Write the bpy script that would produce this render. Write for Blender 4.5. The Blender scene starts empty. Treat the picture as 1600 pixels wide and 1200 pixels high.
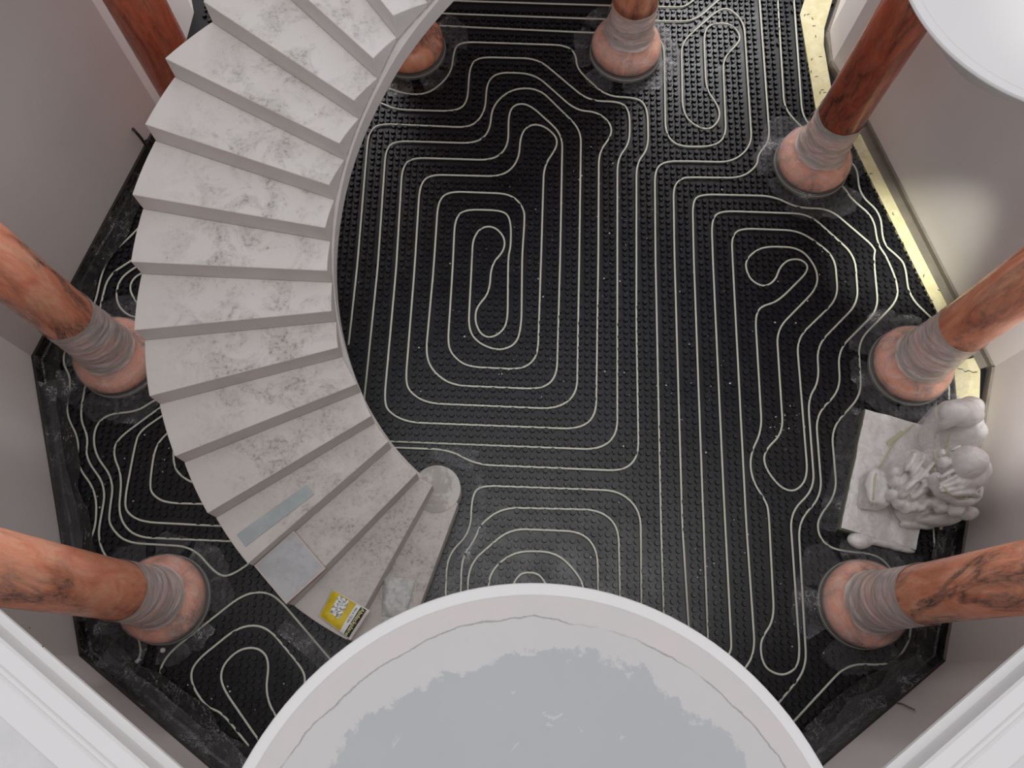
import bpy, bmesh, math, random
import numpy as np
from math import sin, cos, pi, radians as rad
from mathutils import Vector, Matrix, Euler
from mathutils.bvhtree import BVHTree
random.seed(7)
S = bpy.context.scene
COL = S.collection

# ------------------------------------------------------------------ camera
F = 1354.59; TH = 0.311144; ROLL = 0.0493786; H = 6.5
_X = Vector((1, 0, 0)); _Y = Vector((0, cos(TH), sin(TH))); _Z = Vector((0, -sin(TH), cos(TH)))
CX = cos(ROLL) * _X + sin(ROLL) * _Y
CY = -sin(ROLL) * _X + cos(ROLL) * _Y
CZ = _Z
cd = bpy.data.cameras.new('camera'); cam = bpy.data.objects.new('camera', cd); COL.objects.link(cam)
cd.sensor_width = 36; cd.lens = F / 1600 * 36; cd.clip_start = .05
M = Matrix.Identity(4)
for i in range(3):
    M[i][0] = CX[i]; M[i][1] = CY[i]; M[i][2] = CZ[i]
M[2][3] = H
cam.matrix_world = M
S.camera = cam
# ------------------------------------------------------------------ light
S.view_settings.view_transform = 'Standard'; S.view_settings.look = 'None'
S.view_settings.exposure = 0.0; S.view_settings.gamma = 1; S.view_settings.use_curve_mapping = False
W = bpy.data.worlds.new('world'); S.world = W; W.use_nodes = True
W.node_tree.nodes['Background'].inputs[0].default_value = (.93, .95, 1, 1)
W.node_tree.nodes['Background'].inputs[1].default_value = .74

def lamp(name, kind, loc, energy, color=(1, 1, 1), target=None, **kw):
    d = bpy.data.lights.new(name, kind); d.energy = energy; d.color = color
    for k, v in kw.items(): setattr(d, k, v)
    o = bpy.data.objects.new(name, d); COL.objects.link(o); o.location = loc
    if target is not None:
        o.rotation_euler = (Vector(target) - Vector(loc)).to_track_quat('-Z', 'Y').to_euler()
    return o
lamp('skylight', 'AREA', (0.8, 0.6, 17), 600, (1, .98, .96), (0.1, .6, 0), shape='DISK', size=7.5)
lamp('downlight', 'SPOT', (2.80, 2.78, 3.05), 560, (1, 1, .86), (3.10, 3.38, 0), spot_size=rad(26), spot_blend=1.0, shadow_soft_size=.04)
lamp('downlight', 'SPOT', (3.12, 1.75, 3.05), 430, (1, 1, .98), (3.95, 1.95, .9), spot_size=rad(46), spot_blend=1.0, shadow_soft_size=.04)
lamp('passage_fill', 'AREA', (2.0, 7.6, 2.4), 75, (1, .98, .97), (0.2, 0.5, .6), shape='DISK', size=1.8)  # unseen fill light added to brighten the lower walls
lamp('passage_fill', 'AREA', (-2.2, 7.6, 2.4), 80, (1, .98, .97), (-.2, 0.5, .6), shape='DISK', size=1.8)  # second added fill, out of view on the left side
lamp('downlight', 'SPOT', (2.35, 6.15, 2.6), 75, (1, .99, .95), (2.82, 5.72, 1.0), spot_size=rad(40), spot_blend=.8, shadow_soft_size=.03)
lamp('downlight', 'SPOT', (2.75, 3.1, 6.0), 70, (1, 1, .98), (2.40, 2.78, 3.5), spot_size=rad(24), spot_blend=1.0, shadow_soft_size=.08)

# ------------------------------------------------------------------ geometry constants
C0 = Vector((0.0260, 2.2514)); RCOL = 3.1117; PHI = 1.92630; RW = 3.78
PSI = 0.01995
def un(x, y, z=0.0):
    """photo pixel -> point of the world on the level z"""
    d = CX * ((x - 800) / F) + CY * (-(y - 600) / F) - CZ
    t = (z - H) / d.z
    return Vector((d.x * t, d.y * t, z))
def ray(x, y):
    return (CX * ((x - 800) / F) + CY * (-(y - 600) / F) - CZ).normalized()
def ring(k, r, z=0.0):
    a = PHI - k * pi / 5
    return Vector((C0.x + r * cos(a), C0.y + r * sin(a), z))

# ------------------------------------------------------------------ helpers
def obj(name, bm, m, parent=None, smooth=False):
    me = bpy.data.meshes.new(name)
    if isinstance(bm, bmesh.types.BMesh):
        bm.to_mesh(me); bm.free()
    else:
        me.from_pydata(bm[0], [], bm[1])
    if smooth:
        me.polygons.foreach_set('use_smooth', [True] * len(me.polygons))
    o = bpy.data.objects.new(name, me); COL.objects.link(o)
    if m: me.materials.append(m)
    if parent: o.parent = parent
    me.update()
    return o
def tag(o, label, cat, group=None, kind=None):
    if label: o['label'] = label
    if cat: o['category'] = cat
    if group: o['group'] = group
    if kind: o['kind'] = kind
    return o
def struct(o, label=None):
    o['kind'] = 'structure'
    if label: o['label'] = label
    return o
def thing(name, label, cat, loc=(0, 0, 0), group=None):
    o = bpy.data.objects.new(name, None); COL.objects.link(o); o.location = loc
    o.empty_display_size = .1
    return tag(o, label, cat, group)
def fixn(bm):
    bmesh.ops.recalc_face_normals(bm, faces=bm.faces[:]); return bm
def prism(pts, z0, z1):
    bm = bmesh.new()
    lo = [bm.verts.new((p[0], p[1], z0)) for p in pts]
    hi = [bm.verts.new((p[0], p[1], z1)) for p in pts]
    n = len(pts)
    bm.faces.new(lo[::-1]); bm.faces.new(hi)
    for i in range(n):
        bm.faces.new((lo[i], lo[(i + 1) % n], hi[(i + 1) % n], hi[i]))
    return fixn(bm)
def lathe(prof, seg=64, cap=True):
    bm = bmesh.new(); rows = []
    for r, z in prof:
        rows.append([bm.verts.new((r * cos(2 * pi * i / seg), r * sin(2 * pi * i / seg), z)) for i in range(seg)])
    for a, b in zip(rows, rows[1:]):
        for i in range(seg):
            j = (i + 1) % seg
            bm.faces.new((a[i], a[j], b[j], b[i]))
    if cap:
        bm.faces.new(rows[0][::-1]); bm.faces.new(rows[-1])
    return bm
def tube(pts, r, seg=8):
    """sweep of a round section along a list of 3D points"""
    V = []; Fc = []; n = len(pts)
    for i, p in enumerate(pts):
        t = (pts[min(i + 1, n - 1)] - pts[max(i - 1, 0)]).normalized()
        up = Vector((0, 0, 1)) if abs(t.z) < .9 else Vector((1, 0, 0))
        s = t.cross(up).normalized(); u = s.cross(t)
        for k in range(seg):
            a = 2 * pi * k / seg
            V.append(p + s * (r * cos(a)) + u * (r * sin(a)))
    for i in range(n - 1):
        for k in range(seg):
            l = (k + 1) % seg
            Fc.append((i * seg + k, i * seg + l, (i + 1) * seg + l, (i + 1) * seg + k))
    Fc.append(tuple(range(seg))[::-1]); Fc.append(tuple((n - 1) * seg + k for k in range(seg)))
    return (V, Fc)
def hsh(x, y, s=0):
    v = sin(x * 12.9898 + y * 78.233 + s * 37.719) * 43758.5453
    return v - math.floor(v)
def vnoise(x, y, s=0):
    xi, yi = math.floor(x), math.floor(y); fx, fy = x - xi, y - yi
    fx = fx * fx * (3 - 2 * fx); fy = fy * fy * (3 - 2 * fy)
    a = hsh(xi, yi, s) * (1 - fx) + hsh(xi + 1, yi, s) * fx
    b = hsh(xi, yi + 1, s) * (1 - fx) + hsh(xi + 1, yi + 1, s) * fx
    return a * (1 - fy) + b * fy

# ------------------------------------------------------------------ materials
class NT:
    def __init__(s, name):
        s.m = bpy.data.materials.new(name); s.m.use_nodes = True
        s.t = s.m.node_tree; s.n = s.t.nodes; s.p = s.n['Principled BSDF']; s.out = s.n['Material Output']
    def node(s, t, **kw):
        n = s.n.new(t)
        for k, v in kw.items(): setattr(n, k, v)
        return n
    def link(s, a, b): s.t.links.new(a, b)
    def coord(s, scale=(1, 1, 1), rnd=False):
        tc = s.node('ShaderNodeTexCoord'); mp = s.node('ShaderNodeMapping'); mp.inputs['Scale'].default_value = scale
        if rnd:
            oi = s.node('ShaderNodeObjectInfo'); vm = s.node('ShaderNodeVectorMath', operation='SCALE')
            vm.inputs[0].default_value = (37, 19, 53); s.link(oi.outputs['Random'], vm.inputs['Scale'])
            s.link(vm.outputs[0], mp.inputs['Location'])
        s.link(tc.outputs['Object'], mp.inputs[0]); return mp.outputs[0]
    def noise(s, vec, scale, detail=5, rough=.55, dist=0):
        n = s.node('ShaderNodeTexNoise'); n.inputs['Scale'].default_value = scale
        n.inputs['Detail'].default_value = detail; n.inputs['Roughness'].default_value = rough; n.inputs['Distortion'].default_value = dist
        s.link(vec, n.inputs['Vector']); return n.outputs['Fac']
    def ramp(s, fac, stops, interp='LINEAR'):
        r = s.node('ShaderNodeValToRGB'); r.color_ramp.interpolation = interp
        e = r.color_ramp.elements
        while len(e) < len(stops): e.new(.5)
        for x, (p, c) in zip(e, stops):
            x.position = p; x.color = (c, c, c, 1) if isinstance(c, (int, float)) else (*c, 1)
        s.link(fac, r.inputs[0]); return r.outputs[0]
    def mix(s, f, a, b, mode='MIX'):
        m = s.node('ShaderNodeMix', data_type='RGBA', blend_type=mode)
        for i, v in ((0, f), (6, a), (7, b)):
            if isinstance(v, (int, float)): m.inputs[i].default_value = v if i == 0 else (v, v, v, 1)
            elif isinstance(v, tuple): m.inputs[i].default_value = (*v, 1)
            else: s.link(v, m.inputs[i])
        return m.outputs[2]
    def math(s, op, a, b=0.0):
        m = s.node('ShaderNodeMath', operation=op)
        for i, v in ((0, a), (1, b)):
            if isinstance(v, (int, float)): m.inputs[i].default_value = v
            else: s.link(v, m.inputs[i])
        return m.outputs[0]
    def bump(s, h, st=.3, d=.01):
        b = s.node('ShaderNodeBump'); b.inputs['Strength'].default_value = st; b.inputs['Distance'].default_value = d
        s.link(h, b.inputs['Height']); s.link(b.outputs[0], s.p.inputs['Normal']); return b
    def base(s, c):
        if isinstance(c, tuple): s.p.inputs['Base Color'].default_value = (*c, 1)
        else: s.link(c, s.p.inputs['Base Color'])
    def set(s, rough=.5, spec=.5, metal=0):
        s.p.inputs['Roughness'].default_value = rough; s.p.inputs['Specular IOR Level'].default_value = spec
        s.p.inputs['Metallic'].default_value = metal; return s

def plain(name, c, rough=.5, spec=.5, metal=0, nz=0, ns=30, bump=0):
    t = NT(name).set(rough, spec, metal)
    if nz or bump:
        f = t.noise(t.coord(), ns)
        t.base(t.mix(f, tuple(x * (1 - nz) for x in c), tuple(min(1, x * (1 + nz)) for x in c)))
        if bump: t.bump(f, bump)
    else: t.base(c)
    return t.m

def mat_wall():
    t = NT('painted_plaster').set(.75, .25); v = t.coord()
    f = t.noise(v, 1.3, 4); g = t.noise(v, 40, 4)
    t.base(t.mix(f, (.72, .67, .65), (.78, .735, .72))); t.bump(g, .08); return t.m
def mat_mat():
    t = NT('black_studded_plastic').set(.32, .45); v = t.coord()
    f = t.noise(v, 2.2, 4); g = t.noise(v, 190, 2); sp = t.ramp(g, [(.735, 0), (.78, 1)])
    b = t.mix(f, (.0050, .0048, .0064), (.0095, .0092, .0135))
    pt = t.ramp(t.noise(v, 1.1, 6, .7), [(.5, 0), (.62, 1)])
    sp2 = t.math('MULTIPLY', sp, pt)
    t.base(t.mix(sp2, b, (.30, .30, .31)))
    r = t.ramp(t.noise(v, 5, 4), [(.3, .27), (.7, .40)]); t.link(r, t.p.inputs['Roughness'])
    t.bump(t.noise(v, 60, 3), .06); return t.m
def mat_step():
    t = NT('dusty_step_plaster').set(.85, .2); v = t.coord(rnd=False)
    f = t.noise(v, 3.0, 5); fine = t.noise(v, 70, 6, .7)
    base = t.mix(f, (.60, .555, .535), (.70, .665, .645))
    # walked-on zone along the middle of the flight
    sep = t.node('ShaderNodeSeparateXYZ'); tc = t.node('ShaderNodeTexCoord'); t.link(tc.outputs['Object'], sep.inputs[0])
    dx = t.math('SUBTRACT', sep.outputs[0], .095); dy = t.math('SUBTRACT', sep.outputs[1], 2.312)
    rr = t.math('SQRT', t.math('ADD', t.math('MULTIPLY', dx, dx), t.math('MULTIPLY', dy, dy)))
    walk = t.ramp(t.math('DIVIDE', rr, 3), [(.43, .55), (.56, 1), (.66, 1), (.80, .1)])
    low = t.ramp(t.math('DIVIDE', sep.outputs[2], 3.5), [(.08, 1.0), (.42, .7), (.8, .5)])
    patch = t.ramp(t.noise(v, 4.5, 8, .72, .6), [(.46, 0), (.60, 1)])
    spk = t.ramp(t.noise(v, 38, 5, .72), [(.50, 0), (.60, 1)])
    up = t.node('ShaderNodeNewGeometry'); sn = t.node('ShaderNodeSeparateXYZ'); t.link(up.outputs['Normal'], sn.inputs[0])
    flat = t.ramp(sn.outputs[2], [(.6, .12), (.9, 1)])
    patch = t.math('MAXIMUM', patch, t.math('MULTIPLY', t.ramp(t.math('DIVIDE', sep.outputs[2], 3.5), [(.10, 1), (.33, 0)]), t.ramp(t.noise(v, 7, 7, .7, .4), [(.42, 0), (.56, 1)])))
    k = t.math('MULTIPLY', t.math('MULTIPLY', t.math('MULTIPLY', walk, low), t.math('MULTIPLY', patch, t.math('ADD', t.math('MULTIPLY', spk, .65), .35))), flat)
    c = t.mix(k, base, (.15, .135, .12))
    dots = t.ramp(t.noise(v, 22, 2), [(.74, 0), (.76, 1)])
    c = t.mix(t.math('MULTIPLY', dots, .6), c, (.25, .2, .17))
    c = t.mix(t.ramp(t.math('DIVIDE', sep.outputs[2], 3.5), [(.10, .55), (.40, 0)]), c, t.mix(t.noise(v, 9, 6, .7), (.36, .32, .29), (.58, .53, .49)))
    t.base(c); t.bump(fine, .25, .006); return t.m
def mat_patch(name, a, b, sc=3, edge=(.5, .56), rough=.8, c=None):
    t = NT(name).set(rough, .25); v = t.coord(); f = t.ramp(t.noise(v, sc, 7, .65, .3), [(edge[0], 0), (edge[1], 1)])
    col = t.mix(f, a, b)
    if c: col = t.mix(t.ramp(t.noise(v, 25, 6, .7), [(.60, 0), (.7, .5)]), col, c)
    t.base(col); t.bump(t.noise(v, 45, 5), .15, .005); return t.m
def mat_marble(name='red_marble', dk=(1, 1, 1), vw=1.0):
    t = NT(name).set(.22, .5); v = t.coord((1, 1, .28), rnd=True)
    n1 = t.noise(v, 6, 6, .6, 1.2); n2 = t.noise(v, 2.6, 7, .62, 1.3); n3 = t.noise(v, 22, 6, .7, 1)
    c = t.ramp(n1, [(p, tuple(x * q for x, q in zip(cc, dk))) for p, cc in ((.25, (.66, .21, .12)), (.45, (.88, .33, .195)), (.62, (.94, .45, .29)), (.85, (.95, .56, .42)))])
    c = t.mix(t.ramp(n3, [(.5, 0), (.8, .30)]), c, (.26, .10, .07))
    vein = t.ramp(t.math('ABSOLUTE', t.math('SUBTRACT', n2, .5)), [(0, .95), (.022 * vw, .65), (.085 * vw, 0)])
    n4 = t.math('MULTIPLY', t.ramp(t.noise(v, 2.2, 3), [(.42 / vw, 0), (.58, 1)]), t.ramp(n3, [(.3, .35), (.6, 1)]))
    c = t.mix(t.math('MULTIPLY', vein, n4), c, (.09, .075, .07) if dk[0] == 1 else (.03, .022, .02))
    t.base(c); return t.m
def mat_film(name, lo, hi, sc=(9, 9, 30), tint=(.78, .76, .76), rough=.22, ns=1.0, trc=(1, 1, 1), bump=.5, ce=(.42, .66)):
    t = NT(name).set(rough, .6); v = t.coord(sc, rnd=True)
    n = t.noise(v, ns, 6, .62, 1.6); r = t.ramp(n, [(ce[0], lo), (ce[1], hi)])
    t.base(tint); t.bump(n, bump, .02)
    tr = t.node('ShaderNodeBsdfTransparent'); tr.inputs[0].default_value = (*trc, 1)
    mx = t.node('ShaderNodeMixShader'); t.link(r, mx.inputs[0]); t.link(tr.outputs[0], mx.inputs[1])
    t.link(t.p.outputs[0], mx.inputs[2]); t.link(mx.outputs[0], t.out.inputs[0]); return t.m

def mat_crinkle(name, lo, hi, base, glint, sc=7.0, rough=.12):
    t = NT(name).set(rough, .7); v = t.coord(rnd=True)
    a = t.noise(v, sc, 4, .6, 1.5); b = t.noise(v, sc * 3.1, 3, .6, 1.0)
    ra = t.ramp(t.math('ABSOLUTE', t.math('SUBTRACT', a, .5)), [(0, 1), (.022, 0)])
    rb = t.ramp(t.math('ABSOLUTE', t.math('SUBTRACT', b, .5)), [(0, 1), (.03, 0)])
    g = t.ramp(t.noise(v, sc * .7, 3), [(.54, 0), (.66, 1)])
    f = t.math('MAXIMUM', t.math('MULTIPLY', ra, .16), t.math('MULTIPLY', rb, g))
    t.base(t.mix(f, base, glint)); t.bump(t.math('ADD', t.math('ADD', a, t.math('MULTIPLY', b, .5)), t.math('MULTIPLY', f, .3)), .45, .02)  # bright glints painted into the colour along the crinkle ridges
    fac = t.math('ADD', t.math('MULTIPLY', f, hi - lo), t.math('ADD', lo, t.math('MULTIPLY', g, .08)))
    tr = t.node('ShaderNodeBsdfTransparent'); mx = t.node('ShaderNodeMixShader')
    t.link(fac, mx.inputs[0]); t.link(tr.outputs[0], mx.inputs[1]); t.link(t.p.outputs[0], mx.inputs[2]); t.link(mx.outputs[0], t.out.inputs[0]); return t.m
m_wall = mat_wall(); m_mat = mat_mat(); m_step = mat_step(); m_marble = mat_marble(); m_marble_shade = mat_marble('shaded_red_marble', (.62, .37, .31), 2.6)  # second marble: darker veins, plus shade under the landing put into its colour
m_band = plain('smooth_grey_plaster', (.60, .565, .55), .7, .25, nz=.05, ns=12, bump=.05)
m_rough = mat_patch('rough_stringer_plaster', (.46, .42, .40), (.58, .54, .52), 9)
m_white = plain('smooth_white_plaster', (.64, .62, .612), .6, .3, nz=.02, ns=3)
m_film = mat_crinkle('loose_clear_film', .10, .60, (.34, .34, .36), (.9, .9, .92))
m_wrap = mat_film('stretch_film_wrap', .36, .78, (5, 5, 26), (.95, .91, .89), .17, 1.0, bump=.45, ce=(.25, .75))
m_basefilm = mat_film('thin_film_over_base', .14, .42, (6, 6, 16), (.92, .84, .81), .15, 1.0, bump=.8, ce=(.32, .72))
m_tape = mat_film('clear_adhesive_tape', .55, .75, (5, 5, 5), (.66, .64, .56), .3, 1.0, bump=.1)
m_pipe = plain('white_plastic_pipe', (.62, .635, .54), .45, .35, nz=.04, ns=20)
m_foil = plain('dark_edge_foil', (.045, .038, .036), .25, .5, nz=.3, ns=14, bump=.4)
m_foilb = plain('bronze_edge_foil', (.20, .175, .145), .32, .6, nz=.35, ns=9, bump=.5)
m_yellow = mat_patch('yellow_insulation_strip', (.66, .60, .34), (.74, .69, .46), 12, (.4, .6), .5)
m_ink = plain('black_ink', (.02, .02, .02), .6)
m_collar = plain('grey_felt_collar', (.13, .125, .12), .6, .3, nz=.2)
m_beige = plain('beige_tape', (.42, .40, .33), .5)
m_statue = NT('milky_film_over_statue').set(.30, .45)
_v = m_statue.coord((10, 10, 4)); _n = m_statue.noise(_v, 1.0, 5, .55, 2.2)
m_statue.base(m_statue.mix(m_statue.ramp(_n, [(.35, 0), (.65, 1)]), (.74, .71, .70), (.88, .86, .85))); m_statue.bump(_n, .35, .03)
m_statue.p.inputs['Coat Weight'].default_value = .3; m_statue.p.inputs['Coat Roughness'].default_value = .15
m_statue = m_statue.m

# ------------------------------------------------------------------ floor with its studs
RC = [ring(k, RW) for k in range(10)]
pr = [Vector((2.71, 5.22, 0)), Vector((2.70, 5.54, 0)), Vector((2.84, 5.95, 0)), Vector((3.4, 7.3, 0))]
plp = [un(303, 20), un(292, -40), un(270, -260)]
floor_poly = [RC[i] for i in (2, 3, 4, 5, 6, 7, 8, 9)] + [plp[0], plp[1], plp[2], Vector((-1.6, 7.6, 0)), Vector((-1.29, 5.8, 0)), Vector((1.04, 5.89, 0)), Vector((1.3, 7.6, 0)), pr[3], pr[2], pr[1], pr[0]]

# --- pipe runs traced from the photo: letter = origin of the crop they were read in
ORG = dict(A=(0, 0), B=(520, 0), C=(1040, 0), D=(0, 400), E=(520, 400), F=(1040, 400), G=(0, 780), H=(520, 780), I=(1040, 780))
def tr(s):
    out = []; o = None
    for tok in s.split():
        if tok[0].isalpha(): o = ORG[tok[0]]; tok = tok[1:]
        x, y = tok.split(','); out.append((o[0] + float(x) * .35, o[1] + float(y) * .35))
    return out
PIPES = [
 ('E622,0 605,330 650,390 740,425 820,395 842,310 845,0 B855,1000 855,930 795,865 515,855 470,900 450,1200 E415,440 445,515 530,578 935,595 1000,540 1015,0 B1025,600 880,468 820,462 785,500 783,655 720,715 350,705 310,750 283,1200 E230,640 245,695 330,743 1100,773 1175,715 1185,0 B1187,680 1245,605 1240,550 1180,500 1085,493 900,330 740,322 688,365 680,500 620,570 205,553 165,590 155,640 108,1200 E70,400',
  'long white heating pipe spiralling out of the centre rings and around to the stair edge'),
 ('E622,0 B625,1070 660,1015 720,1010 768,1060 765,1120 710,1180 E703,40 700,165 640,230 635,295 660,350 700,366 745,348 780,300 783,0 B795,1100 795,985 765,940 585,935 545,980 535,1200 E513,400 540,450 600,495 850,507 915,450 930,0 B942,740 1000,660 1000,610 940,560 880,555 838,600 830,720 760,788 430,780 388,830 365,1200 E325,560 345,610 420,658 1000,683 1090,620 1100,0 B1108,580 920,395 800,395 712,470 700,590 640,640 280,630 237,665 200,1200 E140,640',
  'white heating pipe making the keyhole loop in the middle of the floor'),
 ('E250,828 1190,865 1270,800 1270,0 B1270,710 1325,640 1325,500 1290,455 1140,450 915,262 650,255 612,295 600,460 550,497 280,490 215,460',
  'white heating pipe rounding the outside of the centre rings, second from the outer one'),
 ('E250,855 520,865 640,932 1300,960 1365,895 1355,300 B1355,730 1408,665 1405,490 1370,438 1220,430 1090,310 1085,240 1040,202 575,187 540,220 530,330 430,420 330,422 250,395',
  'outermost white heating pipe of the centre rings, skirting both rear column feet'),
 ('H1478,530 E1465,1200 E1440,0 B1437,760 1480,720 C114,720 300,725 385,650 350,100 290,40 240,40 70,190 75,490 110,550 190,585 240,540 240,480 180,400 170,150 200,105 290,105 330,150 330,190 255,260 270,610 215,655 B1540,655 1485,600 1478,200 1440,155 1165,147 400,112',
  'white heating pipe forming the narrow double loop beside the rear column'),
 ('H1590,590 E1560,1200 E1525,0 B1520,830 1560,795 C110,792 340,795 410,740 412,690 465,630 415,-60',
  'straight white heating pipe bending up past the foot of the upper right column'),
 ('I190,650 165,0 F125,0 C120,900 155,868 480,875 590,930 730,930 940,1110 F928,0 950,240 770,420 780,600 670,710 698,1070 I592,100 630,760 500,915',
  'white heating pipe running down the floor and back beside the statue in one long hairpin'),
 ('I240,760 292,680 293,640 260,0 F210,0 C205,985 240,942 640,955 845,1140 F860,210 675,400 685,560 635,640 665,1040 I555,60 600,700 580,760 520,790 450,760 425,700 425,625 485,540 460,60 F450,1100 385,1000 375,890 430,780 400,270 425,225 500,205 645,60 610,15 550,15 510,50 490,110 440,140 380,110 355,50 C365,1150 430,1100 600,1105 665,1185 F683,60 680,140 495,330 525,790 440,870 440,940 510,1035 580,1055 635,990 585,370 770,190 755,0 C600,1030 330,1020 295,1060 F298,0 360,1200 I400,690 330,790',
  'white heating pipe with the hooked curl in the right half of the floor'),
 ('C750,800 800,840 830,890 930,970 945,1090 F985,0 1035,120 1035,200 860,380 875,620 740,770 765,1060 I680,85 680,150 710,200 770,230 940,245 1010,310 1095,480 1095,600 1070,670 1010,740 810,735 560,1005',
  'white heating pipe squeezed between two right columns and curling round the statue plinth'),
 ('C780,700 855,740 865,870 960,950 970,1090 F1035,0 1070,40 1085,180 1200,290', 'short white heating pipe along the yellow strip, nearest the right wall'),
 ('I1190,60 1205,270 1160,540 1160,640 930,880 820,875 630,1090', 'white heating pipe nearest the lower right wall, passing behind the column'),
 ('C498,-40 530,490 640,600', 'second white pipe in from the yellow strip at the top right'),
 ('C570,-40 610,520 670,590', 'white pipe closest to the yellow strip at the top right'),
 ('B380,56 530,62 1235,87 1435,93 C0,95 130,95 260,-20', 'white heating pipe, second from the rear, passing behind the wrapped rear column'),
 ('B480,0 590,5 1235,25 1450,30 C40,33 90,30 150,-20', 'rearmost white heating pipe passing behind the wrapped rear column'),
 ('H503,480 503,435 510,250 615,150 620,0 E620,1070 655,1025 1280,1048 1370,1130 H1378,60 1378,520', 'outermost arch of white pipe in front of the curved landing'),
 ('H570,460 575,260 635,180 660,110 760,38 1190,48 1275,120 1284,500', 'second arch of white pipe in front of the curved landing'),
 ('H600,450 607,290 790,132 1110,145 1182,225 1185,470', 'third arch of white pipe in front of the curved landing'),
 ('H690,430 703,320 810,232 1000,235 1108,350 1125,430', 'fourth arch of white pipe in front of the curved landing'),
 ('H790,410 830,335 880,325 930,340 965,410', 'smallest arch of white pipe, just showing over the landing edge'),
 ('A680,950 600,1040 500,1130 D455,70 425,215 380,300 290,410 280,480 320,550 290,700 355,820 340,930 430,1050 430,1200 G395,200 440,330 455,540 445,640 480,720 550,750 610,730 635,680 600,560', 'white pipe nearest the left wall, running from behind the stair to the lower left column'),
 ('D650,-20 580,25 480,90 445,240 385,560 355,720 395,810 380,900 475,1030 G432,190 520,330', 'second white pipe from the left wall beside the wrapped left column'),
 ('D680,20 610,45 530,105 515,205 570,270 660,278', 'white pipe loop showing left of the stair above the left column'),
 ('D690,60 620,80 585,115 580,160 615,215', 'small bend of white pipe at the stair edge above the left column'),
 ('D780,600 680,650 610,695 480,705 420,765 420,880 510,1000 487,1150 G490,120 560,195 860,212 970,340 1030,345 1180,240', 'white pipe looping from below the left column to the lower left column foot'),
 ('D780,635 710,680 520,820 505,890 545,980 525,1150 G530,95 600,170 1120,192', 'third white pipe of the nested bends left of the stair'),
 ('D790,670 715,720 620,785 600,860 555,1100 570,1150 635,1188 G1080,125', 'fourth white pipe of the nested bends left of the stair'),
 ('D800,750 735,800 690,860 667,1030 685,1070 740,1103 1000,1110', 'fifth white pipe of the nested bends left of the stair'),
 ('D775,870 775,920 790,965 850,1012 930,1020', 'innermost white pipe of the nested bends left of the stair'),
 ('G1140,1220 1090,1155 980,1020 860,1005 800,970 725,850 710,760 760,680 1085,425 1180,412 1245,445 1530,780', 'outer white pipe of the three loops at the bottom left'),
 ('G1170,1170 1120,1115 990,950 920,930 850,820 860,735 1070,565 1190,565 1345,750 1365,800 1350,870', 'middle white pipe of the three loops at the bottom left'),
 ('G1190,1120 1150,1070 985,830 990,745 1065,670 1150,660 1205,715 1182,880 1260,1020', 'inner white pipe of the three loops at the bottom left'),
 ('F1265,500 1265,640', 'short white pipe showing between the right column and the statue'),
]
PZ = .0165; allp = []
for s, lab in PIPES:
    P = [un(x, y, PZ) for x, y in tr(s)]
    i = 1
    while i < len(P) - 2:
        if (P[i + 1] - P[i]).length < .055: P[i] = (P[i] + P[i + 1]) / 2; P.pop(i + 1)
        else: i += 1
    pts = [P[0]]
    for i in range(1, len(P) - 1):
        a, b, c = P[i - 1], P[i], P[i + 1]
        d1 = min(.125, .48 * (a - b).length); d2 = min(.125, .48 * (c - b).length)
        p = b + (a - b).normalized() * d1; q = b + (c - b).normalized() * d2
        for k in range(7):
            t = k / 6; pts.append(p * (1 - t) ** 2 + b * 2 * t * (1 - t) + q * t * t)
    pts.append(P[-1])
    qs = [pts[0]]
    for p in pts[1:]:
        if (p - qs[-1]).length > .004: qs.append(p)
    for a, b in zip(qs, qs[1:]):
        n = max(1, int((b - a).length / .012))
        allp += [(a.x + (b.x - a.x) * k / n, a.y + (b.y - a.y) * k / n) for k in range(n)]
    o = obj('heating_pipe', tube(qs, .0082, 8), m_pipe, smooth=True)
    tag(o, lab, 'pipe', 'floor heating pipes')
AP = np.array(allp)
# coarse hash of the pipe points
cell = {}
for i, (x, y) in enumerate(allp): cell.setdefault((int(x // .05), int(y // .05)), []).append(i)
def pipe_dist(x, y):
    cx, cy = int(x // .05), int(y // .05); best = 9
    for a in (-1, 0, 1):
        for b in (-1, 0, 1):
            for i in cell.get((cx + a, cy + b), ()):
                d = math.hypot(allp[i][0] - x, allp[i][1] - y)
                if d < best: best = d
    return best
def inside(x, y, poly, n=None):
    c = False; n = len(poly); j = n - 1
    for i in range(n):
        a, b = poly[i], poly[j]
        if (a.y > y) != (b.y > y) and x < (b.x - a.x) * (y - a.y) / (b.y - a.y) + a.x: c = not c
        j = i
    return c
shrunk = [C0.to_3d() + (p - C0.to_3d()) * .955 for p in floor_poly]
g0 = Vector((-.0745, 1.139)); gu = Vector((cos(PSI), sin(PSI))); gv = Vector((-sin(PSI), cos(PSI))); PITCH = .0525
V = [(p.x, p.y, 0) for p in floor_poly]; Fc = [tuple(range(len(V)))]
V2 = [(p.x, p.y, -.12) for p in floor_poly]; n0 = len(V); V += V2; Fc.append(tuple(range(n0, 2 * n0))[::-1])
for i in range(n0): Fc.append((i, (i + 1) % n0, n0 + (i + 1) % n0, n0 + i))
RK = [(cos(2 * pi * k / 10), sin(2 * pi * k / 10)) for k in range(10)]
HK = [(0, -1.05), (.95, .15), (.95, .62), (.45, .85), (0, .6), (-.45, .85), (-.95, .62), (-.95, .15)]
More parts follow.
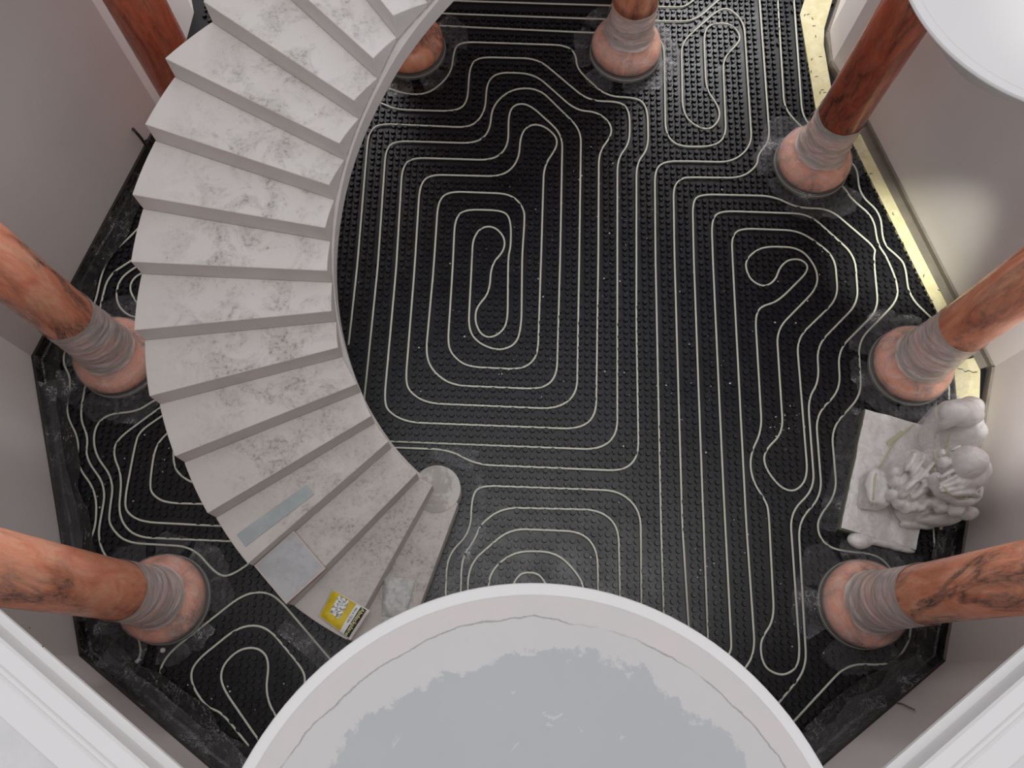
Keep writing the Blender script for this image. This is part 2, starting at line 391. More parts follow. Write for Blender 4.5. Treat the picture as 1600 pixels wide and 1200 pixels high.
for i in range(-80, 81):
    for j in range(-75, 115):
        p = g0 + gu * (i * PITCH) + gv * (j * PITCH)
        if (p - C0).length > 5.6 or not inside(p.x, p.y, shrunk): continue
        if p.x < -3.25 and p.y > 4.6: continue
        rnd = (i + j) % 2 == 0
        pd = pipe_dist(p.x, p.y)
        if pd < (.019 if rnd else .016): continue
        rr = .0212 if rnd else .0176
        K = RK if rnd else HK; n = len(K); b = len(V); ht = .026 if rnd else .022
        for r_, z_ in ((1.03, 0), (1.0, ht * .90), (.94, ht)):
            for x, y in K: V.append((p.x + gu.x * x * rr * r_ + gv.x * y * rr * r_, p.y + gu.y * x * rr * r_ + gv.y * y * rr * r_, z_))
        for q in (0, 1):
            for k in range(n):
                l = (k + 1) % n
                Fc.append((b + q * n + k, b + q * n + l, b + (q + 1) * n + l, b + (q + 1) * n + k))
        Fc.append(tuple(b + 2 * n + k for k in range(n)))
struct(obj('floor', (V, Fc), m_mat), 'black studded underfloor heating panels covering the whole floor')

# ------------------------------------------------------------------ walls
def wall(name, a, b, h=3.12, th=.25, m=m_wall):
    d = (b - a).normalized(); n = Vector((d.y, -d.x, 0))
    if (a + n - C0.to_3d()).length < (a - C0.to_3d()).length: n = -n
    return struct(obj(name, prism([a, b, b + n * th, a + n * th], -.1, h), m))
wall('wall_upper_right', RC[2], RC[3]); wall('wall_right', RC[3], RC[4]); wall('wall_lower_right', RC[4], RC[5])
wall('wall_front', RC[5], RC[6]); wall('wall_lower_left', RC[6], RC[7]); wall('wall_left', RC[7], RC[8]); wall('wall_upper_left', RC[8], RC[9])
wall('wall_back', RC[0], RC[1])
for nm, pl in (('wall_passage_right', [RC[2]] + pr), ('wall_passage_left', [RC[9]] + plp)):
    bm = bmesh.new()
    off = Vector((.3, .1, 0)) if 'right' in nm else Vector((-.3, .1, 0))
    lo = [bm.verts.new((p.x, p.y, -.1)) for p in pl]; hi = [bm.verts.new((p.x, p.y, 3.12)) for p in pl]
    lo2 = [bm.verts.new((p.x + off.x, p.y + off.y, -.1)) for p in pl]; hi2 = [bm.verts.new((p.x + off.x, p.y + off.y, 3.12)) for p in pl]
    for i in range(len(pl) - 1):
        bm.faces.new((lo[i], lo[i + 1], hi[i + 1], hi[i])); bm.faces.new((lo2[i], lo2[i + 1], hi2[i + 1], hi2[i]))
        bm.faces.new((hi[i], hi[i + 1], hi2[i + 1], hi2[i])); bm.faces.new((lo[i], lo[i + 1], lo2[i + 1], lo2[i]))
    bm.faces.new((lo[0], hi[0], hi2[0], lo2[0])); bm.faces.new((lo[-1], hi[-1], hi2[-1], lo2[-1]))
    struct(obj(nm, fixn(bm), m_wall))
def edge_band(name, a, b, m, th=.022, h=.085):
    d = (b - a).normalized(); n = Vector((-d.y, d.x, 0))
    if (a + n - C0.to_3d()).length > (a - C0.to_3d()).length: n = -n
    return struct(obj(name, prism([a, b, b + n * th, a + n * th], 0, h), m))
for nm, i, j, m in (('baseboard_upper_right', 2, 3, m_foilb), ('baseboard_right', 3, 4, m_foilb), ('baseboard_lower_right', 4, 5, m_foil), ('baseboard_front', 5, 6, m_foil),
                    ('baseboard_lower_left', 6, 7, m_foil), ('baseboard_left', 7, 8, m_foil), ('baseboard_upper_left', 8, 9, m_foil)):
    edge_band(nm, RC[i], RC[j], m)
edge_band('baseboard_passage_right', RC[2], pr[0], m_foilb); edge_band('baseboard_passage_back', pr[0], pr[1], m_foilb); edge_band('baseboard_passage_far', pr[1], pr[2], m_foilb)

# ------------------------------------------------------------------ gallery above: ring slab, moulded edge, round landings
AP0 = 2.72 / cos(pi / 10)
def decring(prof, name, m):
    """prof: list of (apothem, z) swept round the decagon"""
    bm = bmesh.new(); rows = []
    for ap, z in prof:
        rows.append([bm.verts.new(ring(k, ap / cos(pi / 10), z)) for k in range(10)])
    n = len(rows)
    for i in range(n):
        a, b = rows[i], rows[(i + 1) % n]
        for k in range(10):
            l = (k + 1) % 10; bm.faces.new((a[k], a[l], b[l], b[k]))
    return struct(obj(name, fixn(bm), m))
m_gal = mat_patch('gallery_screed', (.58, .56, .555), (.51, .50, .495), 1.6, (.45, .6), .75, c=(.50, .47, .47))
decring([(2.772, 3.365), (2.772, 3.385), (2.800, 3.392), (2.800, 3.490), (2.808, 3.500), (2.855, 3.500), (2.859, 3.496), (2.864, 3.502), (2.874, 3.502), (2.878, 3.497),
         (2.888, 3.504), (2.965, 3.504), (2.965, 3.365)], 'trim_1', m_white)
decring([(2.90, 3.12), (2.90, 3.364), (2.97, 3.364), (2.966, 3.50), (6.2, 3.50), (6.2, 3.12)], 'ceiling', m_gal)

def landing(name, c, r, zt, label, m, prof=None):
    t = thing(name, label, 'landing', (c[0], c[1], 0))
    bm = bmesh.new(); seg = 120
    rows = []
    for rr, z in [(r * .25, zt - .48), (r * .55, zt - .40), (r - .016, zt - .032), (r, zt - .018), (r, zt - .012), (r - .004, zt - .003), (r - .012, zt), (r - .040, zt + .001)]:
        rows.append([bm.verts.new((rr * cos(2 * pi * i / seg), rr * sin(2 * pi * i / seg), z)) for i in range(seg)])
    for a, b in zip(rows, rows[1:]):
        for i in range(seg):
            bm.faces.new((a[i], a[(i + 1) % seg], b[(i + 1) % seg], b[i]))
    bm.faces.new(rows[0][::-1]); bm.faces.new(rows[-1])
    obj('rim', fixn(bm), m_white, t, smooth=False)
    bm = bmesh.new(); rows = []
    for rr, z in [(r - .040, zt + .0015), (r - .044, zt + .003), (r * .55, zt + .004), (.01, zt + .004)]:
        rows.append([bm.verts.new((rr * cos(2 * pi * i / seg), rr * sin(2 * pi * i / seg), z)) for i in range(seg)])
    for a, b in zip(rows, rows[1:]):
        for i in range(seg):
            bm.faces.new((a[i], a[(i + 1) % seg], b[(i + 1) % seg], b[i]))
    bm.faces.new(rows[-1])
    obj('plaster_top', fixn(bm), m, t)
    return t
def mat_disc(r):
    t = NT('patched_landing_plaster').set(.7, .25); v = t.coord()
    sep = t.node('ShaderNodeSeparateXYZ'); t.link(v, sep.inputs[0])
    rr = t.math('SQRT', t.math('ADD', t.math('MULTIPLY', sep.outputs[0], sep.outputs[0]), t.math('MULTIPLY', sep.outputs[1], sep.outputs[1])))
    n = t.noise(v, 3.2, 7, .62, .4); nb = t.noise(v, 6, 6, .7, .2)
    rn = t.math('DIVIDE', t.math('ADD', rr, t.math('ADD', t.math('MULTIPLY', t.math('SUBTRACT', n, .5), .28), t.math('MULTIPLY', t.math('SUBTRACT', t.noise(v, 14, 6, .75), .5), .12))), r)
    cn = t.math('DIVIDE', t.math('ADD', rr, t.math('MULTIPLY', t.math('SUBTRACT', t.noise(v, 2.3, 9, .6), .5), .10)), r)
    grey = t.mix(t.noise(v, 2, 5), (.36, .365, .375), (.41, .41, .415))
    mid = t.mix(n, (.47, .45, .44), (.51, .495, .485))
    pink = t.mix(t.ramp(nb, [(.4, 0), (.65, 1)]), (.50, .475, .465), (.54, .485, .47))
    c = t.mix(t.ramp(rn, [(.775, 0), (.785, 1)]), grey, mid)
    c = t.mix(t.ramp(cn, [(.885, 0), (.892, 1)]), c, pink)
    crack = t.ramp(t.math('ABSOLUTE', t.math('SUBTRACT', cn, .887)), [(.0004, 1), (.0014, 0)])
    ck = t.math('MULTIPLY', crack, t.ramp(t.noise(v, 3, 2), [(.40, 0), (.46, 1)]))
    c = t.mix(t.math('MULTIPLY', ck, .6), c, (.12, .10, .10))
    spots = t.ramp(t.noise(v, 5.5, 4, .6, 1.5), [(.68, 0), (.70, 1)])
    c = t.mix(t.math('MULTIPLY', spots, .7), c, (.50, .49, .48))
    dots = t.ramp(t.noise(v, 60, 2), [(.76, 0), (.78, 1)])
    c = t.mix(t.math('MULTIPLY', dots, .5), c, (.25, .24, .24))
    t.base(c); t.bump(t.noise(v, 30, 6, .6), .07, .004); return t.m
landing('round_landing', (.152, -.773), 1.037, 3.5, 'large round balcony landing with white rim and patched grey plaster top', mat_disc(1.037))
landing('round_landing', (2.349, 2.998), .757, 3.5, 'smooth bright white round landing jutting in above the upper right column', m_white)

# small screw marks on the gallery edge
b = bmesh.new()
for x, y in ((46, 981), (67, 1010)):
    p = un(x, y, 3.503); bmesh.ops.create_cone(b, cap_ends=True, segments=8, radius1=.0025, radius2=.0025, depth=.002, matrix=Matrix.Translation(p))
struct(obj('trim_2', b, m_ink), 'tiny dark nail holes along the gallery edge')

# ------------------------------------------------------------------ the stair
SX, SY, RO, RI, SH, A0, DA, Z0 = .095, 2.312, 2.503, 1.292, .172, 4.385, .1525, .200
Opx = {1: (542, 1000), 2: (450, 944), 3: (387, 881), 4: (324, 802), 5: (273, 713), 6: (233, 619), 7: (209, 516), 8: (204, 409), 9: (206, 304), 10: (226, 194), 11: (257, 91), 12: (317, 2)}
Ipx = {2: (652, 739), 3: (607, 690), 4: (580, 650), 5: (558, 600), 6: (528, 543), 7: (518, 486), 8: (511, 423), 9: (508, 356), 10: (514, 289), 11: (530, 224), 12: (553, 157), 13: (583, 91), 14: (614, 24)}
NST = 20
def polar(p): return math.hypot(p.x - SX, p.y - SY), math.atan2(p.y - SY, p.x - SX) % (2 * pi)
def zk(k): return Z0 + SH * k
no, ni = [], []
for k in range(NST + 1):
    r, a = polar(un(*Opx[k], zk(k))) if k in Opx else (RO, A0 - DA * k)
    no.append((r, a))
    r2, a2 = polar(un(*Ipx[k], zk(k))) if k in Ipx else (RI, A0 + .01 - DA * k)
    ni.append((r2, a2))
p0 = un(716, 786, zk(0)); p1 = un(652, 958, zk(0)); dd = (p1 - p0).normalized()
ni[0] = polar(p0); no[0] = polar(p0 + dd * 1.13)
p0 = un(676, 758, zk(1)); ni[1] = polar(p0)
def helz(k, t): return zk(k) + SH * t
st = thing('spiral_staircase', 'dusty plastered concrete spiral staircase sweeping up the left side', 'staircase', (SX, SY, 0))
def pp(r, a, z): return Vector((r * cos(a), r * sin(a), z))
NS = 6
def step_mesh(k):
    bm = bmesh.new(); rows = []
    for s in range(NS + 1):
        t = s / NS
        ro = no[k][0] * (1 - t) + no[k + 1][0] * t; ao = no[k][1] * (1 - t) + no[k + 1][1] * t
        ri = ni[k][0] * (1 - t) + ni[k + 1][0] * t; ai = ni[k][1] * (1 - t) + ni[k + 1][1] * t
        zt = zk(k); zb = max(0.0, helz(k, t) - .20)
        rows.append([bm.verts.new(pp(ri, ai, zb)), bm.verts.new(pp(ro, ao, zb)), bm.verts.new(pp(ro, ao, zt)), bm.verts.new(pp(ri, ai, zt))])
    for a, b in zip(rows, rows[1:]):
        for q in range(4): bm.faces.new((a[q], a[(q + 1) % 4], b[(q + 1) % 4], b[q]))
    bm.faces.new(rows[0]); bm.faces.new(rows[-1])
    return fixn(bm)
for k in range(NST):
    bm = step_mesh(k); bmesh.ops.transform(bm, matrix=Matrix.Translation((SX, SY, 0)), verts=bm.verts)
    o = obj('step', bm, m_step, st); o.matrix_parent_inverse = Matrix.Translation((-SX, -SY, 0))
    md = o.modifiers.new('bevel', 'BEVEL'); md.width = .006; md.segments = 2; md.limit_method = 'ANGLE'
    if k < 2: o['label'] = ('lowest step, stained grey', 'second step under the yellow packet')[k]
# waist slab, rough side plaster and the smooth band at its lower edge
def helstrip(name, r0, r1, t0, t1, m, k0, outer=False):
    bm = bmesh.new(); rows = []
    for k in range(k0, NST):
        for s in range(NS):
            t = s / NS
            a = ni[k][1] * (1 - t) + ni[k + 1][1] * t; ao = no[k][1] * (1 - t) + no[k + 1][1] * t
            ri = (ni[k][0] * (1 - t) + ni[k + 1][0] * t) if r0 is None else r0
            ro = (no[k][0] * (1 - t) + no[k + 1][0] * t) if r1 is None else ri + r1
            if r1 is not None: ao = a
            z = helz(k, t); zt, zb = max(.002, z - t0), max(0, z - t1)
            if zt <= zb + .001: zt = zb + .001
            rows.append([bm.verts.new(pp(ri + (.0 if r1 is None else 0), a, zb)), bm.verts.new(pp(ro, ao, zb)), bm.verts.new(pp(ro, ao, zt)), bm.verts.new(pp(ri, a, zt))])
    for a, b in zip(rows, rows[1:]):
        for q in range(4): bm.faces.new((a[q], a[(q + 1) % 4], b[(q + 1) % 4], b[q]))
    bm.faces.new(rows[0]); bm.faces.new(rows[-1])
    return obj(name, fixn(bm), m, st)
helstrip('waist_slab', None, None, .2005, .30, m_rough, 1)
RB = sum(ni[k][0] for k in range(4, 14)) / 10
helstrip('smooth_edge_band', RB - .016, .05, .215, .335, m_band, 1)['label'] = 'smooth pale band along the inner lower edge of the stair'
# newel drum at the lowest step
pn = un(682, 764, .203)
bm = lathe([(.178, 0), (.178, .196), (.174, .2035)], 64); bmesh.ops.transform(bm, matrix=Matrix.Translation((pn.x - SX, pn.y - SY, 0)), verts=bm.verts)
o = obj('newel_drum', bm, mat_patch('damp_grey_screed', (.52, .50, .47), (.36, .34, .31), 3.2, (.46, .52)), st); o['label'] = 'round grey drum at the foot of the stair'

# ------------------------------------------------------------------ columns
m_cap = m_white
PROF = [(.268, .055), (.290, .075), (.302, .105), (.305, .135), (.300, .165), (.287, .195), (.265, .222), (.240, .246), (.219, .272), (.204, .305), (.195, .345), (.190, .40), (.186, .50), (.184, .66)]
def rad_at(z):
    if z <= PROF[0][1]: return PROF[0][0]
    for (r0, z0), (r1, z1) in zip(PROF, PROF[1:]):
        if z <= z1: return r0 + (r1 - r0) * (z - z0) / (z1 - z0)
    return .184 - .006 * (z - .66) / 2.3
def column(k, wrap, label, seed, skirt=True, base_film=True, collar=True):
    m_sh = m_marble_shade if k in (2, 9) else m_marble
    c = ring(k, RCOL)
    t = thing('marble_column', label, 'column', (c.x, c.y, 0), 'ring of red marble columns')
    obj('base', lathe(PROF, 72), m_marble, t, True)
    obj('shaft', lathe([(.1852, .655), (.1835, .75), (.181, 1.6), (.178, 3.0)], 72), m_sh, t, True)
    obj('capital', lathe([(.178, 3.0), (.20, 3.01), (.205, 3.03), (.19, 3.05), (.24, 3.09), (.26, 3.12)], 48), m_white, t, True)
    obj('collar', lathe([(.318, 0), (.322, .03), (.312, .05), (.262, .056)], 64), m_collar, t, True)
    obj('tape_ring', lathe([(.312, .040), (.3155, .040), (.3165, .052), (.3125, .055)], 64, False), m_beige, t, True)
    rs = random.Random(seed)
    def wr(prof_z, extra, name, m, amp, freq, tz=0.0):
        V = []; Fc = []; seg = 120; n = len(prof_z)
        for i, z in enumerate(prof_z):
            for j in range(seg):
                a = 2 * pi * j / seg
                zz = z + (tz * sin(a * 2 + seed) if i == n - 1 else 0)
                if tz < 0 and i == n - 1: zz = z + tz * cos(a - seed)
                nn = vnoise(cos(a) * freq + 9, sin(a) * freq + z * 26 + seed, seed) + .5 * vnoise(cos(a) * freq * 2.3, sin(a) * freq * 2 + z * 60, seed + 3)
                r = rad_at(zz) + extra * (1 if name == 'base_film' else 1 - .6 * i / n) + amp * (nn - .6) * (1 if name == 'base_film' else 1 - .7 * i / n)
                V.append((r * cos(a), r * sin(a), zz))
        for i in range(n - 1):
            for j in range(seg):
                l = (j + 1) % seg; Fc.append((i * seg + j, i * seg + l, (i + 1) * seg + l, (i + 1) * seg + j))
        return obj(name, (V, Fc), m, t, True)
    if base_film:
        wr([.056 + i * .018 for i in range(20)], .007, 'base_film', m_basefilm, .009, 3.0)
    if wrap:
        lo = .30
        n = int((wrap - lo) / .012)
        wr([lo + (wrap - lo) * i / n for i in range(n + 1)], .012, 'film_wrap', m_wrap, .015, 2.0, .012)
        for z in (wrap - .02, lo + .06, lo + .16 + .1 * rs.random()):
            r = rad_at(z)
            Vt = []; Ft = []; seg = 72; tl = rs.uniform(-.03, .03); ph = rs.uniform(0, 6)
            for j in range(seg):
                a = 2 * pi * j / seg; zc = z + tl * cos(a - ph) * (0 if z > wrap - .05 else 1)
                for dz, dr in ((-.018, .0215), (.018, .0225)):
                    rr = rad_at(zc + dz) + dr - (.012 if z > wrap - .05 else 0); Vt.append((rr * cos(a), rr * sin(a), zc + dz))
            for j in range(seg):
                l = (j + 1) % seg; Ft.append((2 * j, 2 * l, 2 * l + 1, 2 * j + 1))
            obj('tape_ring', (Vt, Ft), m_tape, t, True)['label'] = 'band of clear tape round the film'
    if skirt:
        # loose film flaps lying round the foot
        V = []; Fc = []
        a = rs.uniform(0, 1)
        while a < 2 * pi + .2:
            w = rs.uniform(.5, .85); L = rs.uniform(.11, .23); nx, ny = 10, 7; b = len(V); sk = rs.uniform(-.12, .12)
            for i in range(nx + 1):
                for j in range(ny + 1):
                    u = i / nx; v_ = j / ny
                    aa = a + w * (u - .5) * (1 + .12 * v_) + sk * v_
                    r = .312 + L * v_ * (1 - .45 * abs(u - .5 + sk * 2)) + .03 * v_ * vnoise(aa * 12, 3, seed)
                    z = .026 + .045 * max(0, 1 - v_ * 4) + .014 * vnoise(aa * 5, r * 14, seed + a) + .004 * vnoise(aa * 16, r * 40, seed)
                    V.append((r * cos(aa), r * sin(aa), z))
            for i in range(nx):
                for j in range(ny):
                    q = b + i * (ny + 1) + j; Fc.append((q, q + ny + 1, q + ny + 2, q + 1))
            a += w + rs.uniform(-.1, .25)
        obj('film_skirt', (V, Fc), m_film, t)
    return t
column(8, .96, 'red marble column at the left, film-wrapped foot half hidden by the stair', 11)
column(7, .90, 'red marble column at the lower left with dark veins and a loose white film collar', 12)
column(4, 1.04, 'red marble column at the lower right, tightly wrapped in bands of film', 13)
column(3, .92, 'red marble column at the right, standing above the wrapped statue', 14)
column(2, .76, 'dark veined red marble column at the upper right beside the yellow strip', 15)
column(1, .66, 'wrapped column at the top edge, its bell foot among the pipes', 16)
column(0, 0, 'column foot peeping out at the top behind the inner stair edge', 17, base_film=False)
column(9, 0, 'red marble shaft with painted shade rising behind the upper left of the stair', 18, skirt=False, base_film=False)

# ------------------------------------------------------------------ crumpled film strips
def film_strip(name, pa, pb, w0, w1, seed, label, m=m_film, amp=.03, inward=None, z0=.024, cat='plastic film', up=.06):
    a, b = pa.copy(), pb.copy(); d = (b - a); L = d.length; d.normalize(); n = Vector((-d.y, d.x, 0))
    if inward is None: inward = C0.to_3d()
    if (a + n - inward).length > (a - inward).length: n = -n
    nx = max(8, int(L / .022)); ny = 12; V = []; Fc = []
    for i in range(nx + 1):
        u = i / nx; w = (w0 * (1 - u) + w1 * u) * (.75 + .5 * vnoise(u * L * 5, 1.3, seed))
        for j in range(ny + 1):
            v_ = j / ny
            p = a + d * (u * L) + n * (.026 + w * v_)
            f = .5 * vnoise(u * L * 6, v_ * 2, seed) + .18 * vnoise(u * L * 26 + v_ * 9, v_ * 5, seed + 2)
            z = z0 + up * max(0, 1 - v_ * 5) + amp * f
            V.append((p.x, p.y, z))
    for i in range(nx):
        for j in range(ny):
            q = i * (ny + 1) + j; Fc.append((q, q + ny + 1, q + ny + 2, q + 1))
    o = obj(name, (V, Fc), m); return tag(o, label, cat, 'film strips along the walls')
m_bfilm = mat_crinkle('black_edge_film', .90, .97, (.010, .009, .010), (.30, .30, .31), 8.0)
def lerp(a, b, t): return a * (1 - t) + b * t
film_strip('film_strip', RC[7], RC[8], .17, .17, 1, 'crumpled dark film strip along the left wall between two columns', m_bfilm)
film_strip('film_strip', RC[8], lerp(RC[8], RC[9], .75), .16, .16, 2, 'crumpled dark film strip along the upper left wall behind the stair', m_bfilm)
film_strip('film_strip', RC[6], RC[7], .26, .18, 3, 'crumpled dark film strip along the lower left wall below the loops', m_bfilm)
film_strip('film_strip', RC[4], RC[5], .20, .32, 4, 'wide glistening film strip along the lower right wall', m_bfilm)
film_strip('film_strip', lerp(RC[3], RC[4], .45), RC[4], .15, .17, 5, 'film strip along the right wall behind the lower right column', m_bfilm)
film_strip('film_sheet', lerp(RC[6], RC[7], .15), lerp(RC[6], RC[7], .95), .22, .12, 6, 'clear wrinkled film laid over the dark strip at the lower left wall', m_film, .03, None, .05)
film_strip('film_sheet', lerp(RC[4], RC[5], .05), lerp(RC[4], RC[5], .95), .12, .26, 7, 'clear wrinkled film laid over the dark strip at the lower right wall', m_film, .03, None, .05)
film_strip('film_sheet', lerp(RC[7], RC[8], .1), lerp(RC[7], RC[8], .9), .10, .10, 8, 'clear wrinkled film laid over the dark strip at the left wall', m_film, .03, None, .05)
# film by the statue, by the newel and along the lowest step
film_strip('film_sheet', un(1308, 835, 0), un(1347, 642, 0), .17, .10, 9, 'clear crinkled film spread left of the statue plinth', m_film, .03, None, .02, up=.02)
film_strip('film_sheet', un(1440, 866, 0), un(1312, 838, 0), .16, .10, 10, 'clear crinkled film below the statue plinth near the column', m_film, .035, un(1360, 1000, 0), .02, up=.02)
film_strip('film_sheet', un(730, 800, 0), un(668, 955, 0), .13, .13, 11, 'clear film pressed along the foot of the lowest step', m_film, .03, un(900, 850, 0), .015, up=.08)
film_strip('film_sheet', un(668, 722, 0), un(735, 745, 0), .10, .16, 12, 'bunched clear film behind the round stair drum', m_film, .05, un(750, 640, 0), .02, up=.03)
film_strip('film_sheet', un(735, 745, 0), un(742, 800, 0), .07, .05, 13, 'small bunch of clear film right of the round stair drum', m_film, .045, un(900, 780, 0), .02, up=.03)
film_strip('film_sheet', un(455, 958, 0), un(530, 1012, 0), .12, .16, 14, 'crumpled clear film under the outer end of the lowest steps', m_film, .05, un(450, 1100, 0), .02, up=.05)
film_strip('film_sheet', un(1385, 632, 0), un(1462, 640, 0), .09, .07, 15, 'grey crumpled film between the right column and the statue', m_film, .05, un(1420, 700, 0), .02, up=.03)

# ------------------------------------------------------------------ yellow insulation strips
def strip(name, px, label, z=.045):
    P = [un(x, y, z) for x, y in px]
    o = obj(name, prism(P, .002, z), m_yellow); return tag(o, label, 'insulation strip', 'yellow edge insulation strips')
def band_pts(a, b, o0, o1, t0=0, t1=1):
    d = (b - a).normalized(); n = Vector((-d.y, d.x, 0))
    if (a + n - C0.to_3d()).length > (a - C0.to_3d()).length: n = -n
    A_, B_ = lerp(a, b, t0), lerp(a, b, t1)
    return [A_ + n * o0, B_ + n * o0, B_ + n * o1, A_ + n * o1]
y1 = obj('insulation_strip', prism(band_pts(RC[2], RC[3], .085, .195, .02, .93), .002, .03), m_yellow)
tag(y1, 'long yellow insulation strip on the floor along the upper right wall', 'insulation strip', 'yellow edge insulation strips')
f1 = obj('film_strip', prism(band_pts(RC[2], RC[3], .022, .092, .0, .99), .002, .035), m_foilb)
tag(f1, 'bronze foil strip between the long yellow strip and the upper right wall', 'plastic film')
y2 = strip('insulation_strip', [(1250, 22), (1257, 62), (1275, 172), (1284, 222), (1312, 218), (1301, 150), (1287, 70), (1288, 44), (1300, 2), (1312, -40), (1270, -40)], 'yellow insulation strip at the passage, left of the upper right column', .03)
y3 = strip('insulation_strip', [(1490, 566), (1495, 622), (1492, 700), (1520, 705), (1530, 640), (1532, 580), (1526, 558)], 'short yellow insulation strip in the right corner behind the statue', .03)
y4 = strip('insulation_strip', [(1468, 818), (1468, 828), (1500, 826), (1503, 816)], 'short end of yellow insulation strip below the statue', .03)
def marks(parent, pts, z=.0305):
    for i, (x, y) in enumerate(pts):
        b = bmesh.new()
        p = un(x, y, z); a = random.uniform(0, 3); w = .016; q = Vector((cos(a), sin(a), 0)) * w; s = Vector((-sin(a), cos(a), 0)) * .003
        vs = [b.verts.new(v) for v in (p - q - s, p + s * .5, p + q - s, p + q + s, p + s * 3.5, p - q + s)]
        b.faces.new((vs[0], vs[1], vs[4], vs[5])); b.faces.new((vs[1], vs[2], vs[3], vs[4]))
        o = obj('pen_mark', b, m_ink); o.parent = parent
marks(y2, [(1258, 24), (1263, 23), (1270, 29), (1272, 41), (1275, 57), (1269, 93), (1282, 89), (1268, 112), (1276, 120), (1282, 145), (1285, 141), (1289, 145)])
marks(y1, [(1339, 241), (1337, 234), (1361, 272), (1357, 281), (1396, 334), (1405, 373), (1412, 381), (1444, 431), (1468, 453), (1455, 470), (1445, 462)])
b = bmesh.new()
P = [un(x, y, .0305) for x, y in ((1496, 576), (1504, 577), (1507, 581), (1514, 579), (1520, 582), (1527, 581))]
vs = [(b.verts.new(p - Vector((0, .004, 0))), b.verts.new(p + Vector((0, .004, 0)))) for p in P]
for p, q in zip(vs, vs[1:]): b.faces.new((p[0], q[0], q[1], p[1]))
o = obj('pen_mark', b, m_ink); o.parent = y3

# ------------------------------------------------------------------ statue under film
sp = [un(1352, 638, .10), un(1312.5, 826, .10), un(1432, 861, .10)]; sp.append(sp[0] + sp[2] - sp[1])
base = (sp[1] + sp[3]) / 2; base.z = 0
stt = thing('statue', 'seated marble statue wrapped in milky film on a square plinth', 'statue', base)
def child_world(o):
    o.parent = stt; o.matrix_parent_inverse = Matrix.Translation(-Vector(base)); return o
m_olive = plain('plinth_edge', (.20, .195, .16), .5, .4)
cw = obj('plinth', prism(sp, 0.0, .085), m_olive); child_world(cw)
sp2 = [base + (p - base) * .985 for p in sp]
def grid_sheet(quad, nx, ny, zf, over=.02):
    V = []; Fc = []
    for i in range(nx + 1):
        for j in range(ny + 1):
            u = i / nx; v_ = j / ny
            p = lerp(lerp(quad[0], quad[1], u), lerp(quad[3], quad[2], u), v_)
            V.append((p.x, p.y, zf(u, v_, p)))
    for i in range(nx):
        for j in range(ny):
            q = i * (ny + 1) + j; Fc.append((q, q + ny + 1, q + ny + 2, q + 1))
    return (V, Fc)
sheet = obj('plinth_film', grid_sheet(sp2, 50, 40, lambda u, v_, p: .087 + .022 * vnoise(u * 7 + v_ * 3, v_ * 6 - u * 4, 4) + .01 * vnoise(u * 22, v_ * 16, 5)), m_statue, smooth=True)
child_world(sheet)
# body: ellipsoids (pixel, height, half sizes, yaw) fused by a voxel remesh
E_ = []
def el(px, py, z, rx, ry, rz, rot=0, tilt=0):
    E_.append((un(px, py, z), rx, ry, rz, rot, tilt))
def ez(x, y, z, rx, ry, rz, rot=0):
    """lump read in the enlarged crop of the statue; radii in crop units"""
    k = (6.5 - z) / (4.284 * 1423)
    E_.append((un(1260 + x / 4.284, 600 + y / 4.284, z), rx * k, ry * k, rz, rad(rot), 0))
# core under the drapery
ez(960, 600, .38, 210, 230, .34, 20); ez(760, 700, .22, 190, 190, .18); ez(820, 850, .18, 240, 100, .14, 5); ez(960, 330, .45, 150, 200, .38, 10); ez(700, 560, .28, 120, 130, .20, 40)
# rounded top mass and its shoulder
ez(1030, 195, .86, 158, 100, .13, -4); ez(1090, 160, .84, 95, 78, .12); ez(930, 215, .78, 75, 105, .18); ez(1085, 340, .64, 80, 110, .20)
# head with falling hair
ez(1100, 525, 1.02, 112, 112, .13); ez(1060, 480, .98, 80, 62, .10, 20); ez(1130, 600, .92, 90, 120, .16, -20); ez(1040, 640, .84, 120, 90, .16, 25); ez(1000, 700, .78, 120, 62, .13, 10)
for k, (x, y, a, L) in enumerate([(960, 590, 32, 95), (975, 630, 28, 110), (985, 668, 20, 120), (1000, 705, 12, 125), (1040, 735, 4, 110), (1090, 725, -18, 90), (1000, 560, 40, 60)]):
    ez(x, y, .93 - .012 * k, L, 13, .05, a)
ez(920, 525, .90, 36, 40, .06); ez(900, 465, .86, 22, 30, .05); ez(1000, 430, .86, 45, 24, .05, 30)
# arm sweeping under the head, hand knob
ez(870, 660, .74, 44, 80, .09, 10); ez(930, 745, .74, 95, 38, .08, -28); ez(1050, 790, .72, 90, 34, .08, 8); ez(1130, 740, .74, 40, 80, .09, -20); ez(1000, 840, .62, 50, 52, .08); ez(1075, 860, .50, 70, 50, .10)
